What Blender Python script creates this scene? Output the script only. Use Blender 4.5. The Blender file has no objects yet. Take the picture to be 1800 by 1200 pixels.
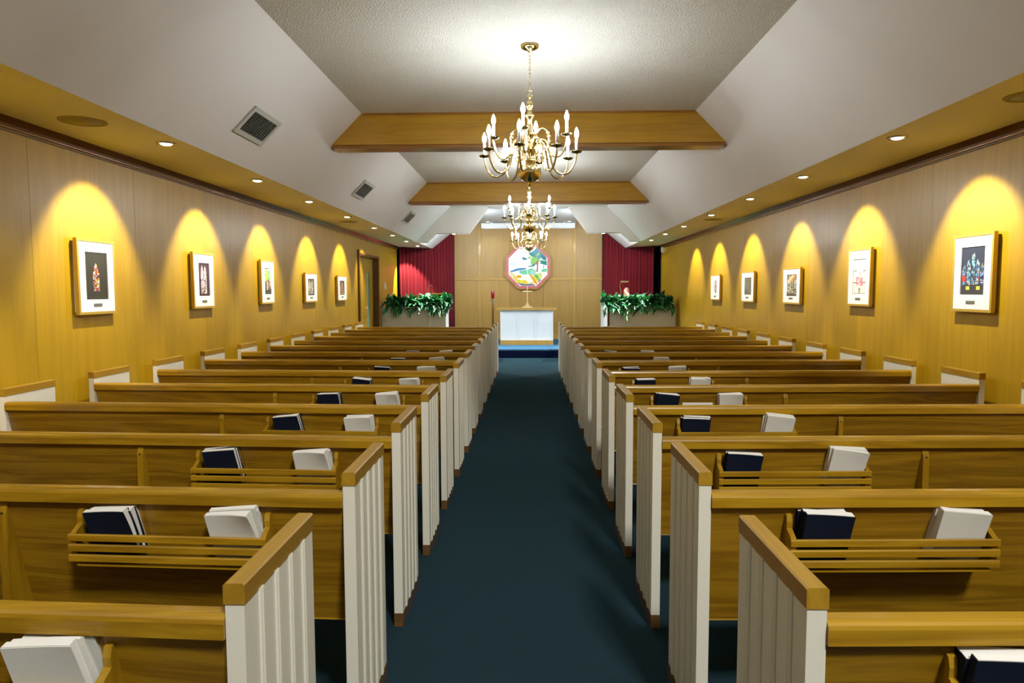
import bpy, math, random
from mathutils import Matrix, Vector
random.seed(7)
PI = math.pi
SC = bpy.context.scene
COL = SC.collection

# ------------------------------------------------------------------ camera
F, PITCH, YAW, ROLL = 1218.56, .0735, .0247, -.0029
CX, CH = .0132, 1.55
c, s = math.cos(YAW), math.sin(YAW); cp, sp = math.cos(PITCH), math.sin(PITCH)
r_ = Vector((c, s, 0)); f0 = Vector((-s, c, 0))
fw = f0 * cp + Vector((0, 0, -sp)); up = f0 * sp + Vector((0, 0, cp))
cr, sr = math.cos(ROLL), math.sin(ROLL)
rx = cr * r_ + sr * up; dn = sr * r_ - cr * up
cam = bpy.data.cameras.new('camera'); cam.sensor_width = 36; cam.lens = 36 * F / 1800
cam.clip_start = .05; cam.clip_end = 60
co = bpy.data.objects.new('camera', cam); COL.objects.link(co)
m = Matrix.Identity(4)
for i, v in enumerate((rx, -dn, -fw)):
    for k in range(3): m[k][i] = v[k]
m[0][3], m[1][3], m[2][3] = CX, 0, CH
co.matrix_world = m
SC.camera = co

# ------------------------------------------------------------------ world, exposure
SC.view_settings.view_transform = 'Standard'; SC.view_settings.look = 'None'
SC.view_settings.gamma = 1; SC.view_settings.use_curve_mapping = False
SC.view_settings.exposure = 0.0
W = bpy.data.worlds.new('world'); SC.world = W; W.use_nodes = True
W.node_tree.nodes['Background'].inputs[0].default_value = (.5, .55, .6, 1)
W.node_tree.nodes['Background'].inputs[1].default_value = .02
try:
    cy = SC.cycles
    cy.use_denoising = True; cy.max_bounces = 10; cy.diffuse_bounces = 6; cy.glossy_bounces = 4
    cy.sample_clamp_indirect = 4.0; cy.caustics_reflective = False; cy.caustics_refractive = False
except Exception: pass
# light levels
BULB_E = 335.0            # emission of the candle bulbs
BULB_COL = (.96, 1.0, 1.0)
SPOT_W = 158.0             # picture spots
SPOT_COL = (1.0, .90, .72)
CHANCEL_W = 190.0
ADDED_STRIP_W = 80.0              # added cool strip lights, unseen behind the chancel bulkhead
CHANCEL_COL = (.82, .92, 1.0)
FLOOD_W = 265.0            # high floodlight of the tall rear foyer
FLOOD_COL = (1.0, .98, .93)

# ------------------------------------------------------------------ materials
def nodes(name):
    m = bpy.data.materials.new(name); m.use_nodes = True
    nt = m.node_tree
    return m, nt, nt.nodes['Principled BSDF'], nt.links
def plain(name, col, rough=.5, metal=0, spec=.5, bump=0, bscale=200, coat=0, emit=None, es=0, sheen=0, var=0, vscale=6):
    m, nt, b, L = nodes(name)
    b.inputs['Base Color'].default_value = (*col, 1); b.inputs['Roughness'].default_value = rough
    b.inputs['Metallic'].default_value = metal; b.inputs['Specular IOR Level'].default_value = spec
    b.inputs['Coat Weight'].default_value = coat
    if sheen: b.inputs['Sheen Weight'].default_value = sheen
    if emit:
        b.inputs['Emission Color'].default_value = (*emit, 1); b.inputs['Emission Strength'].default_value = es
    tc = nt.nodes.new('ShaderNodeTexCoord')
    if var:
        n = nt.nodes.new('ShaderNodeTexNoise'); n.inputs['Scale'].default_value = vscale; n.inputs['Detail'].default_value = 4
        L.new(tc.outputs['Object'], n.inputs['Vector'])
        mx = nt.nodes.new('ShaderNodeMix'); mx.data_type = 'RGBA'
        mx.inputs[6].default_value = (*[x * (1 - var) for x in col], 1); mx.inputs[7].default_value = (*[min(1, x * (1 + var)) for x in col], 1)
        L.new(n.outputs['Fac'], mx.inputs[0]); L.new(mx.outputs[2], b.inputs['Base Color'])
    if bump:
        n = nt.nodes.new('ShaderNodeTexNoise'); n.inputs['Scale'].default_value = bscale; n.inputs['Detail'].default_value = 3
        L.new(tc.outputs['Object'], n.inputs['Vector'])
        bp = nt.nodes.new('ShaderNodeBump'); bp.inputs['Strength'].default_value = bump; bp.inputs['Distance'].default_value = .01
        L.new(n.outputs['Fac'], bp.inputs['Height']); L.new(bp.outputs['Normal'], b.inputs['Normal'])
    return m
def wood(name, light, dark, axis, rough=.32, coat=.3, scale=1.0, contrast=1.0, spec=.5, crough=.12):
    """grain runs along axis"""
    m, nt, b, L = nodes(name)
    tc = nt.nodes.new('ShaderNodeTexCoord'); oi = nt.nodes.new('ShaderNodeObjectInfo')
    add = nt.nodes.new('ShaderNodeVectorMath'); add.operation = 'ADD'
    mul = nt.nodes.new('ShaderNodeVectorMath'); mul.operation = 'SCALE'; mul.inputs[0].default_value = (13.7, 7.3, 9.1)
    L.new(oi.outputs['Random'], mul.inputs['Scale']); L.new(tc.outputs['Object'], add.inputs[0]); L.new(mul.outputs[0], add.inputs[1])
    mp = nt.nodes.new('ShaderNodeMapping'); L.new(add.outputs[0], mp.inputs[0])
    sc = [9 * scale] * 3; sc[axis] = .55 * scale; mp.inputs['Scale'].default_value = sc
    n1 = nt.nodes.new('ShaderNodeTexNoise'); n1.inputs['Scale'].default_value = 1.3; n1.inputs['Detail'].default_value = 3; n1.inputs['Distortion'].default_value = 1.1
    L.new(mp.outputs[0], n1.inputs['Vector'])
    mr = nt.nodes.new('ShaderNodeMath'); mr.operation = 'MULTIPLY'; mr.inputs[1].default_value = 7.0; L.new(n1.outputs['Fac'], mr.inputs[0])
    fr = nt.nodes.new('ShaderNodeMath'); fr.operation = 'PINGPONG'; fr.inputs[1].default_value = 1.0; L.new(mr.outputs[0], fr.inputs[0])
    mp2 = nt.nodes.new('ShaderNodeMapping'); L.new(add.outputs[0], mp2.inputs[0])
    sc2 = [170 * scale] * 3; sc2[axis] = 4 * scale; mp2.inputs['Scale'].default_value = sc2
    n2 = nt.nodes.new('ShaderNodeTexNoise'); n2.inputs['Scale'].default_value = 1; n2.inputs['Detail'].default_value = 2
    L.new(mp2.outputs[0], n2.inputs['Vector'])
    mm = nt.nodes.new('ShaderNodeMath'); mm.operation = 'MULTIPLY_ADD'; mm.inputs[1].default_value = .55; L.new(fr.outputs[0], mm.inputs[0])
    m3 = nt.nodes.new('ShaderNodeMath'); m3.operation = 'MULTIPLY'; m3.inputs[1].default_value = .5; L.new(n2.outputs['Fac'], m3.inputs[0]); L.new(m3.outputs[0], mm.inputs[2])
    rp = nt.nodes.new('ShaderNodeValToRGB'); L.new(mm.outputs[0], rp.inputs[0])
    rp.color_ramp.elements[0].position = .5 - .42 / contrast; rp.color_ramp.elements[1].position = .5 + .42 / contrast
    rp.color_ramp.elements[0].color = (*dark, 1); rp.color_ramp.elements[1].color = (*light, 1)
    hv = nt.nodes.new('ShaderNodeHueSaturation')
    vr = nt.nodes.new('ShaderNodeMapRange'); vr.inputs[3].default_value = .92; vr.inputs[4].default_value = 1.08
    L.new(oi.outputs['Random'], vr.inputs[0]); L.new(vr.outputs[0], hv.inputs['Value']); L.new(rp.outputs[0], hv.inputs['Color'])
    L.new(hv.outputs[0], b.inputs['Base Color'])
    b.inputs['Roughness'].default_value = rough; b.inputs['Coat Weight'].default_value = coat; b.inputs['Coat Roughness'].default_value = crough
    b.inputs['Specular IOR Level'].default_value = spec
    bp = nt.nodes.new('ShaderNodeBump'); bp.inputs['Strength'].default_value = .06; bp.inputs['Distance'].default_value = .002
    L.new(n2.outputs['Fac'], bp.inputs['Height']); L.new(bp.outputs['Normal'], b.inputs['Normal'])
    return m
OAK_L, OAK_D = (.40, .232, .010), (.24, .122, .004)
M = {}
M['oak_x'] = wood('oak grain across', OAK_L, OAK_D, 0, contrast=1.15)
M['oak_y'] = wood('oak grain along', (.40, .235, .020), (.29, .155, .010), 1, contrast=.8)
M['oak_z'] = wood('oak grain upright', OAK_L, OAK_D, 2)
M['back_x'] = wood('oak pew back', (.345, .19, .008), (.19, .092, .003), 0, rough=.4, contrast=1.25)
M['wall'] = wood('oak veneer wall', (.46, .284, .008), (.365, .215, .005), 2, rough=.5, coat=.65, scale=.7, contrast=.8, crough=.30, spec=.2)
M['panel'] = wood('oak veneer chancel', (.415, .236, .034), (.335, .183, .025), 2, rough=.5, coat=.25, scale=.6, contrast=.7, crough=.4)
M['batten'] = wood('oak batten', (.50, .30, .06), (.42, .24, .04), 2, contrast=.6, rough=.55, coat=.05)
M['dark_y'] = wood('dark stained moulding', (.13, .052, .01), (.08, .03, .006), 1, rough=.3)
M['rod_y'] = wood('stained moulding rod', (.25, .13, .03), (.17, .08, .016), 1, rough=.25, coat=.4)
M['beam_x'] = wood('beam oak', (.43, .235, .014), (.31, .155, .008), 0, contrast=.9)
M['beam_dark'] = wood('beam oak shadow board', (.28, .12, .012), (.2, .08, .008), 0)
M['base'] = wood('walnut base', (.16, .085, .03), (.1, .05, .016), 1)
M['white'] = plain('cream paint', (.70, .69, .59), .45)
M['white2'] = plain('white gloss paint', (.80, .82, .82), .4, var=.02)
M['beige'] = plain('greyish paint', (.76, .75, .68), .5, var=.04)
M['slope'] = plain('smooth ceiling paint', (.74, .72, .70), .65, bump=.04, bscale=14, var=.025, vscale=1.2)
M['soffit'] = plain('soffit paint', (.80, .79, .76), .65, var=.03, vscale=1.5)
M['flat'] = plain('popcorn ceiling', (.60, .595, .55), .9, bump=1.0, bscale=85, var=.22, vscale=75)
M['chancel_paint'] = plain('chancel paint', (.76, .78, .78), .7)
M['carpet'] = plain('navy carpet', (.017, .039, .051), 1, spec=.02, bump=.5, bscale=420, var=.5, vscale=260)
M['step'] = plain('stage carpet lit tone', (.055, .155, .27), 1, spec=.05, bump=.5, bscale=420, var=.3, vscale=200)  # same carpet as the floor; lighter colour paints in the stage light
M['riser'] = plain('riser carpet shade tone', (.004, .008, .032), 1, spec=.02, bump=.5, bscale=420, var=.3, vscale=200)  # near-black colour paints in the shade on the step front
M['curtain'] = plain('red velvet', (.115, .0013, .006), .8, spec=.2, sheen=.08, var=.1, vscale=20)
M['dark'] = plain('dark void', (.012, .010, .010), .8)
M['brass'] = plain('polished brass', (.84, .70, .33), .14, metal=1)
M['brass_d'] = plain('aged brass', (.40, .34, .15), .25, metal=1)
M['gilt'] = plain('gilt metal', (.72, .58, .30), .35, metal=.3)
M['gold'] = plain('gold frame', (.56, .38, .06), .35, metal=.35, var=.08, vscale=20)
M['mat'] = plain('white mat board', (.84, .84, .86), .8, bump=.02)
M['plaque'] = plain('grey plaque', (.20, .21, .18), .35, metal=.4)
M['sleeve'] = plain('ivory candle sleeve', (.86, .85, .82), .4, emit=(1, .97, .92), es=.05)
M['bulb'] = plain('lit flame bulb', (1, 1, 1), .3, emit=BULB_COL, es=BULB_E)
M['lens'] = plain('lit downlight lens', (1, 1, 1), .3, emit=(1, .93, .8), es=9)
M['chrome'] = plain('chrome', (.55, .55, .55), .18, metal=1)
M['grille'] = plain('speaker grille', (.40, .35, .15), .7, bump=.4, bscale=300)
M['vent'] = plain('vent metal', (.50, .51, .46), .45)
M['vent_d'] = plain('vent dark', (.05, .05, .05), .7)
M['navy'] = plain('navy cloth cover', (.0035, .008, .022), .75, spec=.2, var=.2, vscale=60)
M['wbook'] = plain('white paper cover', (.68, .69, .64), .6, var=.04, vscale=30)
M['pages'] = plain('page edges', (.78, .78, .74), .8, bump=.1, bscale=180)
M['paper'] = plain('white paper', (.78, .77, .72), .7)
M['leaf'] = plain('fern green', (.04, .27, .085), .35, var=.45, vscale=9, spec=.6)
M['leaf2'] = plain('pale fern green', (.20, .50, .28), .32, var=.35, vscale=9, spec=.6)
M['leaf3'] = plain('deep fern green', (.012, .10, .038), .45, var=.4, vscale=9)
M['red_glass'] = plain('red glass', (.22, .004, .012), .25, emit=(.5, .01, .03), es=.08)
M['black'] = plain('black metal', (.02, .02, .02), .4)
M['pink'] = plain('pinkish ceramic', (.50, .24, .17), .5)
M['glassdoor'] = plain('door glass painted glow', (.10, .26, .24), .08, spec=.8, emit=(.22, .55, .5), es=.22, var=.5, vscale=9)  # teal reflection and light from outside painted in as colour and glow
M['screw'] = plain('screw hole', (.015, .01, .008), .6)
def colour_attr(name, emit=0):
    m, nt, b, L = nodes(name)
    a = nt.nodes.new('ShaderNodeAttribute'); a.attribute_name = 'Col'
    L.new(a.outputs['Color'], b.inputs['Base Color']); b.inputs['Roughness'].default_value = .35
    if emit:
        L.new(a.outputs['Color'], b.inputs['Emission Color']); b.inputs['Emission Strength'].default_value = emit
    return m
M['print'] = colour_attr('printed picture')

# ------------------------------------------------------------------ mesh helpers
class MB:
    def __init__(s): s.v, s.f, s.sm, s.mi = [], [], [], []
    def add(s, vs, fs, smooth=False, mi=0):
        o = len(s.v); s.v += [tuple(v) for v in vs]
        s.f += [tuple(i + o for i in f) for f in fs]; s.sm += [smooth] * len(fs); s.mi += [mi] * len(fs)
        return s
    def box(s, a, b, mi=0):
        x0, y0, z0 = [min(p, q) for p, q in zip(a, b)]; x1, y1, z1 = [max(p, q) for p, q in zip(a, b)]
        return s.add([(x0, y0, z0), (x1, y0, z0), (x1, y1, z0), (x0, y1, z0), (x0, y0, z1), (x1, y0, z1), (x1, y1, z1), (x0, y1, z1)],
                     [(0, 3, 2, 1), (4, 5, 6, 7), (0, 1, 5, 4), (1, 2, 6, 5), (2, 3, 7, 6), (3, 0, 4, 7)], mi=mi)
    def prism(s, prof, fn, a, b, smooth=False, mi=0):
        """prof: 2-D outline; fn(t, p, q) -> point; extruded from t=a to t=b"""
        n = len(prof)
        vs = [fn(a, p, q) for p, q in prof] + [fn(b, p, q) for p, q in prof]
        fs = [(i, (i + 1) % n, n + (i + 1) % n, n + i) for i in range(n)]
        s.add(vs, fs, smooth, mi); s.add(vs, [tuple(range(n))[::-1], tuple(range(n, 2 * n))], False, mi)
        return s
    def lathe(s, prof, seg=20, cx=0, cy=0, smooth=True, mi=0):
        vs, fs = [], []
        for r, z in prof:
            for k in range(seg):
                a = 2 * PI * k / seg; vs.append((cx + r * math.cos(a), cy + r * math.sin(a), z))
        for i in range(len(prof) - 1):
            for k in range(seg):
                k2 = (k + 1) % seg
                fs.append((i * seg + k, i * seg + k2, (i + 1) * seg + k2, (i + 1) * seg + k))
        fs.append(tuple(range(seg))[::-1]); fs.append(tuple(range((len(prof) - 1) * seg, len(prof) * seg)))
        return s.add(vs, fs, smooth, mi)
    def tube(s, pts, rad, seg=8, smooth=True, closed=False, mi=0):
        pts = [Vector(p) for p in pts]; n = len(pts); vs, fs = [], []
        nrm = None
        for i, p in enumerate(pts):
            if closed: t = pts[(i + 1) % n] - pts[i - 1]
            else: t = pts[min(i + 1, n - 1)] - pts[max(i - 1, 0)]
            t.normalize()
            if nrm is None: nrm = t.orthogonal().normalized()
            nrm = (nrm - t * nrm.dot(t)).normalized(); bn = t.cross(nrm)
            r = rad[i] if isinstance(rad, (list, tuple)) else rad
            for k in range(seg):
                a = 2 * PI * k / seg; vs.append(p + nrm * (r * math.cos(a)) + bn * (r * math.sin(a)))
        for i in range(n if closed else n - 1):
            j = (i + 1) % n
            for k in range(seg):
                k2 = (k + 1) % seg
                fs.append((i * seg + k, i * seg + k2, j * seg + k2, j * seg + k))
        if not closed: fs.append(tuple(range(seg))[::-1]); fs.append(tuple(range((n - 1) * seg, n * seg)))
        return s.add(vs, fs, smooth, mi)
    def mesh(s, name, mats):
        me = bpy.data.meshes.new(name); me.from_pydata(s.v, [], s.f)
        me.polygons.foreach_set('use_smooth', s.sm); me.polygons.foreach_set('material_index', s.mi)
        for mt in (mats if isinstance(mats, (list, tuple)) else [mats]): me.materials.append(mt)
        import bmesh
        bm = bmesh.new(); bm.from_mesh(me); bmesh.ops.recalc_face_normals(bm, faces=bm.faces); bm.to_mesh(me); bm.free()
        me.update(); return me
def put(name, me, parent=None, loc=(0, 0, 0), rot=(0, 0, 0)):
    o = bpy.data.objects.new(name, me); COL.objects.link(o); o.location = loc; o.rotation_euler = rot
    if parent: o.parent = parent
    return o
def obj(name, mb, mat, parent=None, loc=(0, 0, 0), rot=(0, 0, 0)): return put(name, mb.mesh(name, mat), parent, loc, rot)
def tag(o, label=None, cat=None, group=None, kind=None):
    if label: o['label'] = label
    if cat: o['category'] = cat
    if group: o['group'] = group
    if kind: o['kind'] = kind
    return o
def thing(name, label, cat, loc=(0, 0, 0), rot=(0, 0, 0), group=None):
    o = bpy.data.objects.new(name, None); COL.objects.link(o); o.location = loc; o.rotation_euler = rot
    o.empty_display_size = .1
    return tag(o, label, cat, group)
def struct(name, mb, mat, parent=None, loc=(0, 0, 0)):
    o = obj(name, mb, mat, parent, loc)
    if not parent: o['kind'] = 'structure'
    return o
def copy_tree(o, parent=None):
    q = o.copy(); COL.objects.link(q)
    if parent: q.parent = parent
    for ch in list(o.children): copy_tree(ch, q)
    return q
def BOX(a, b): return MB().box(a, b)
ORD = ['', 'first', 'second', 'third', 'fourth', 'fifth', 'sixth', 'seventh', 'eighth', 'ninth', 'tenth', 'eleventh', 'twelfth', 'thirteenth', 'fourteenth']

# ------------------------------------------------------------------ room shell
WX, ZS, ZT = 3.27, 2.64, 3.41          # wall plane, soffit height, flat ceiling height
SX, TX = 2.51, 1.745                   # soffit inner edge, flat ceiling edge
Y0, YB, YW = -4.0, 19.3, 17.25         # rear wall, panel wall, end of oak side walls
struct('floor', BOX((-3.6, Y0, -.12), (3.6, YB + .2, 0)), M['carpet'])
stage = struct('floor', BOX((-WX, 15.88, .0), (WX, YB, .2)), M['step'])
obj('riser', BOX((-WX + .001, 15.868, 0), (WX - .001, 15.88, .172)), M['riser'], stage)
# side walls with veneer sheets
DY0, DY1, DZ = 13.33, 15.13, 2.27      # doorway in the left wall
wl = MB().box((-WX - .2, Y0, 0), (-WX - .02, DY0, ZT + .1)).box((-WX - .2, DY1, 0), (-WX - .02, YB + .2, ZT + .1)).box((-WX - .2, DY0, DZ), (-WX - .02, DY1, ZT + .1))
wl = struct('wall_left', wl, M['dark'])
wr = struct('wall_right', BOX((WX + .02, Y0, 0), (WX + .2, YB + .2, ZT + .1)), M['dark'])
def sheets(side, par):
    edges = [Y0 + 1.2194 * i for i in range(40)]
    edges = [e for e in edges if e < YW - .3] + [YW]
    if side < 0: edges = sorted([e for e in edges if not DY0 - .25 < e < DY1 + .25] + [DY0, DY1])
    for a, b in zip(edges, edges[1:]):
        z0 = DZ if side < 0 and a >= DY0 - .01 and b <= DY1 + .01 else 0
        g = .0005
        prof = [(a + g, 0), (b - g, 0), (b - g, .018), (b - g - .0015, .02), (a + g + .0015, .02), (a + g, .018)]
        mb = MB().prism(prof, lambda t, p, q: (side * (WX + .02 - q), p, t), z0, ZS)
        obj('wall_panel', mb, M['wall'], par)
sheets(-1, wl); sheets(1, wr)
YN = 2.45                                # the nave ceiling starts here; behind the camera is a taller foyer
struct('wall_rear', BOX((-3.5, Y0 - .15, 0), (3.5, Y0, 7.7)), M['slope'])
for sd in (-1, 1): struct('wall_left' if sd < 0 else 'wall_right', BOX((sd * 3.27, Y0, ZS), (sd * 3.5, YN, 7.7)), M['slope'])
hp = [(-3.265, ZS), (-SX, ZS), (-TX, ZT), (TX, ZT), (SX, ZS), (3.265, ZS), (3.265, 7.7), (-3.265, 7.7)]
struct('wall_header', MB().prism(hp, lambda t, p, q: (p, t, q), YN - .15, YN - .001), M['slope'])
struct('ceiling', BOX((-3.5, Y0 - .15, 7.7), (3.5, YN + .15, 7.85)), M['slope'])
wb = struct('wall_front', BOX((-3.5, YB + .03, 0), (3.5, YB + .2, ZT + .1)), M['dark'])
# chancel panel wall: sheets and battens
PXs = [-2.07, -1.35, -.509, .409, 1.268, 2.03]; PZs = [.2, 1.86, ZT]
for x0, x1 in zip(PXs, PXs[1:]):
    for z0, z1 in zip(PZs, PZs[1:]):
        g = .003
        obj('wall_panel', BOX((x0 + g, YB, z0 + g), (x1 - g, YB + .03, z1 - g)), M['panel'], wb)
for x in (-1.35, 1.268): obj('batten', BOX((x - .035, YB - .026, .36), (x + .035, YB, ZT)), M['batten'], wb)
for x0, x1 in ((-2.07, -1.385), (-1.315, 1.233), (1.303, 2.03)): obj('batten', BOX((x0, YB - .022, 1.835), (x1, YB, 1.885)), M['batten'], wb)
for x in (-1.35, 1.268): obj('rosette', BOX((x - .055, YB - .036, 1.805), (x + .055, YB - .0265, 1.915)), M['batten'], wb)
struct('baseboard_front', BOX((-2.07, YB - .025, .2), (2.03, YB, .34)), M['batten'])
for sd, nm in ((-1, 'left'), (1, 'right')):
    y1 = YW
    segs = ((Y0, DY0 - .08), (DY1 + .08, y1)) if sd < 0 else ((Y0, y1),)
    mb = MB()
    for a, b in segs: mb.box((sd * (WX - .014), a, 0), (sd * WX, b, .09))
    struct('baseboard_' + nm, mb, M['dark_y'])
    # crown moulding in three runs: dark board and round rod
    prof = [(0, 2.558), (.018, 2.558), (.022, 2.575), (.022, 2.60), (.05, 2.636), (.05, ZS), (0, ZS)]
    cr_ = struct('trim_1' if sd < 0 else 'trim_2', MB().prism(prof, lambda t, p, q: (sd * (WX - p), t, q), Y0, YW), M['dark_y'])
    cuts = [Y0, 6.75, 12.1, YW] if sd < 0 else [Y0, 4.6, 10.4, YW]
    for a, b in zip(cuts, cuts[1:]):
        pr = [(.022 + .011 * math.cos(t), 2.578 + .013 * math.sin(t)) for t in [2 * PI * k / 10 for k in range(10)]]
        obj('moulding_rod', MB().prism(pr, lambda t, p, q: (sd * (WX - p), t, q), a + .002, b - .002, True), M['rod_y'], cr_)
# ceilings
struct('ceiling', BOX((-TX, YN, ZT), (TX, 15.7, ZT + .12)), M['flat'])
struct('ceiling', BOX((-TX, 15.7, ZT), (TX, YB + .2, ZT + .12)), M['chancel_paint'])
for sd in (-1, 1):
    pr = [(SX, ZS), (TX, ZT), (TX, ZT + .12), (SX + .1, ZS + .12)]
    pr = [(SX, ZS), (TX, ZT), (TX + .05, ZT + .05), (SX + .05, ZS + .05)]
    struct('ceiling', MB().prism(pr, lambda t, p, q: (sd * p, t, q), YN, YB), M['slope'])
    struct('ceiling', BOX((sd * SX, YN, ZS), (sd * (WX + .02), YB, ZS + .05)), M['soffit'])
# chancel bulkhead: stepped opening
for sd in (-1, 1):
    pr = [(SX - .002, ZS), (TX, ZT), (.89, ZT), (1.325, 2.83), (2.07, 2.83), (2.28, ZS - .005), (SX - .002, ZS - .005)]
    struct('ceiling', MB().prism(pr, lambda t, p, q: (sd * p, t, q), 15.6, 15.84), M['slope'])

# ------------------------------------------------------------------ beams
def beam(y, label):
    t = thing('ceiling_beam', label, 'beam', (0, y, ZT), group=None)
    def slope_x(z): return TX + (ZT - z) - .002
    z0, z1 = 3.085, ZT
    pr = [(-slope_x(z0), z0), (slope_x(z0), z0), (slope_x(z1), z1), (-slope_x(z1), z1)]
    obj('face_board', MB().prism(pr, lambda t_, p, q: (p, t_, q - ZT), 0, .025), M['beam_x'], t)
    obj('face_board', MB().prism(pr, lambda t_, p, q: (p, t_, q - ZT), .225, .25), M['beam_x'], t)
    xb = slope_x(3.05) - .045
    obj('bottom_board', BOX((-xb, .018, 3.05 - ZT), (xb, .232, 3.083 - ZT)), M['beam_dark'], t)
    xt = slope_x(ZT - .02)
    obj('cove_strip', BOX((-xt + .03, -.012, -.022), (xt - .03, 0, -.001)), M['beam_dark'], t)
    return t
beam(7.4, 'oak boxed ceiling beam behind the nearest chandelier')
beam(12.1, 'oak boxed ceiling beam farther back, near the chancel')

# ------------------------------------------------------------------ pews
A, WE, T, LN = .57, 3.20, .042, .452
HCT, HCB, HB = .955, .911, .063
PY, PS = .4968, .864
def pew_proto(sd, ch):
    root = bpy.data.objects.new('pew', None); root.empty_display_size = .1; COL.objects.link(root)
    X = lambda p: sd * p
    sh = lambda p: ch * (p - A)
    # end panels
    for p0, p1, top in ((A, A + T, HCT), (WE - T, WE, HCT + .010)):
        y = sh(p0) if p0 > 1 else 0
        e = obj('end_panel', BOX((X(p0 + .001), y + .003, HB), (X(p1 - .001), y + LN - .003, top - .042)), M['white'], root)
        obj('end_cap', MB().prism([(p0 - .0015, top - .044), (p1 + .0015, top - .044), (p1 + .0015, top - .004), (p1 - .003, top), (p0 + .003, top), (p0 - .0015, top - .004)],
                                  lambda t, p, q: (X(p), t, q), y, y + LN), M['oak_y'], e)
        obj('base_board', BOX((X(p0), y, 0), (X(p1), y + LN, HB)), M['base'], e)
        if p0 < 1:
            for k in range(4):
                yc = y + LN * (.19 + .205 * k)
                mb = MB()
                for dy in (-.0065, .0065):
                    pr = [(-.006, 0), (-.0045, .0045), (0, .0065), (.0045, .0045), (.006, 0)]
                    mb.prism(pr, lambda t, p, q: (X(p0 + .001 - q), yc + dy + p, t), HB, top - .044, True)
                obj('bead', mb, M['white'], e)
    pa, pb = A + T, WE - T
    # back rest, slanted forward towards the bottom
    def yb(z): return .006 + (.838 - z) * .25
    def bx(prof, m, nm, par=root, a=pa, b=pb):
        return obj(nm, MB().prism(prof, lambda t, p, q: (X(t), p + sh(t), q), a, b), m, par)
    bx([(yb(.838) + .006, .838), (yb(.838) + .026, .838), (yb(.40) + .026, .40), (yb(.40) + .006, .40)], M['back_x'], 'backrest')
    bx([(-.007, .8369), (-.007, .870), (-.004, .878), (.002, .8825), (.012, .885), (.040, .885), (.048, .882), (.052, .874), (.052, .8369)], M['oak_x'], 'top_rail')
    bx([(.12, .395), (.47, .415), (.482, .425), (.478, .437), (.46, .44), (.155, .42), (.13, .42)], M['oak_x'], 'seat')
    # centre brace and leg
    pm = 1.81
    br = obj('back_brace', MB().prism([(.016, .825), (.024, .825), (.128, .40), (.40, .40), (.38, .0), (.04, .0), (.008, .30), (.004, .60), (.006, .79)],
                                 lambda t, p, q: (X(t), p + sh(t), q), pm - .014, pm + .014), M['oak_z'], root)
    obj('screw_plug', MB().prism([(.0035 * math.cos(k), .0035 * math.sin(k)) for k in [2 * PI * j / 8 for j in range(8)]],
                                 lambda t, p, q: (X(pm + p), t + sh(pm), .792 + q), .0025, .006), M['screw'], br)
    # book rack
    ra, rb = .872, 1.528
    rk = bpy.data.objects.new('book_rack', None); COL.objects.link(rk); rk.parent = root; rk.empty_display_size = .05
    prof = [(yb(.635) + .006, .635), (.0, .640), (-.030, .650), (-.036, .70), (-.036, .742), (-.018, .752), (.004, .764), (.002, .785), (.008, .806), (yb(.806) + .006, .812)]
    for p in (ra, rb): bx(prof, M['oak_z'], 'rack_bracket', rk, p - .009, p + .009)
    for z in (.7195, .6845, .6495):
        w = .0225
        bx([(-.046, z), (-.036, z), (-.036, z + w), (-.043, z + w), (-.046, z + w - .003)], M['oak_x'], 'slat', rk, ra - .012, rb + .012)
    bx([(-.034, .630), (.046, .626), (.046, .634), (-.034, .638)], M['oak_x'], 'bottom_slat', rk, ra + .009, rb - .009)
    return root
protoL, protoR = pew_proto(-1, .0488), pew_proto(1, .028)
PEW = {}
for sd, proto, nm in ((-1, protoL, 'left'), (1, protoR, 'right')):
    for n in range(1, 15):
        o = proto if n == 1 else copy_tree(proto)
        o.location = ({(-1, 2): .010}.get((sd, n), 0), PY + PS * n + {(1, 2): .022, (1, 3): .006}.get((sd, n), 0), 0)
        where = 'nearest the camera' if n == 1 else ('farthest, in front of the chancel' if n == 14 else ORD[n] + ' from the camera')
        tag(o, 'oak pew with white end panels, %s aisle side, %s' % (nm, where), 'pew', '%s bank of pews' % nm)
        PEW[sd, n] = o

# ------------------------------------------------------------------ hymnals
def book_meshes(w, h, th, bend, cov):
    """book standing, spine at x=0, bottom z=0, front face towards -y"""
    NX, NZ = 7, 6
    def pt(i, j, y): 
        u, v = i / NX, j / NZ
        b = -bend * (u ** 2) * (v ** 2.2) * (1 if y < th * .5 else .35)
        return (w * u, y + b, h * v)
    def slab(mb, y0, y1, ix=0., iz=0.):
        vs, fs = [], []
        for y in (y0, y1):
            for i in range(NX + 1):
                for j in range(NZ + 1):
                    x, yy, z = pt(i, j, y)
                    vs.append((x * (1 - ix), yy, z * (1 - iz)))
        n = (NX + 1) * (NZ + 1); q = lambda i, j: i * (NZ + 1) + j
        for i in range(NX):
            for j in range(NZ):
                fs.append((q(i, j), q(i + 1, j), q(i + 1, j + 1), q(i, j + 1)))
                fs.append((n + q(i, j), n + q(i, j + 1), n + q(i + 1, j + 1), n + q(i + 1, j)))
        mb.add(vs, fs, True); ss = []
        for i in range(NX):
            for j in (0, NZ): ss.append((q(i, j), q(i + 1, j), n + q(i + 1, j), n + q(i, j)))
        for j in range(NZ):
            for i in (0, NX): ss.append((q(i, j), q(i, j + 1), n + q(i, j + 1), n + q(i, j)))
        mb.add(vs, ss, False)
    c1 = MB(); slab(c1, 0, .0015); slab(c1, th - .0015, th); c1.box((-.0015, .0, 0), (.0, th, h))
    pg = MB(); slab(pg, .0016, th - .0016, .02, -.012)
    return c1.mesh('cover', cov), pg.mesh('pages', M['pages'])
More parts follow.
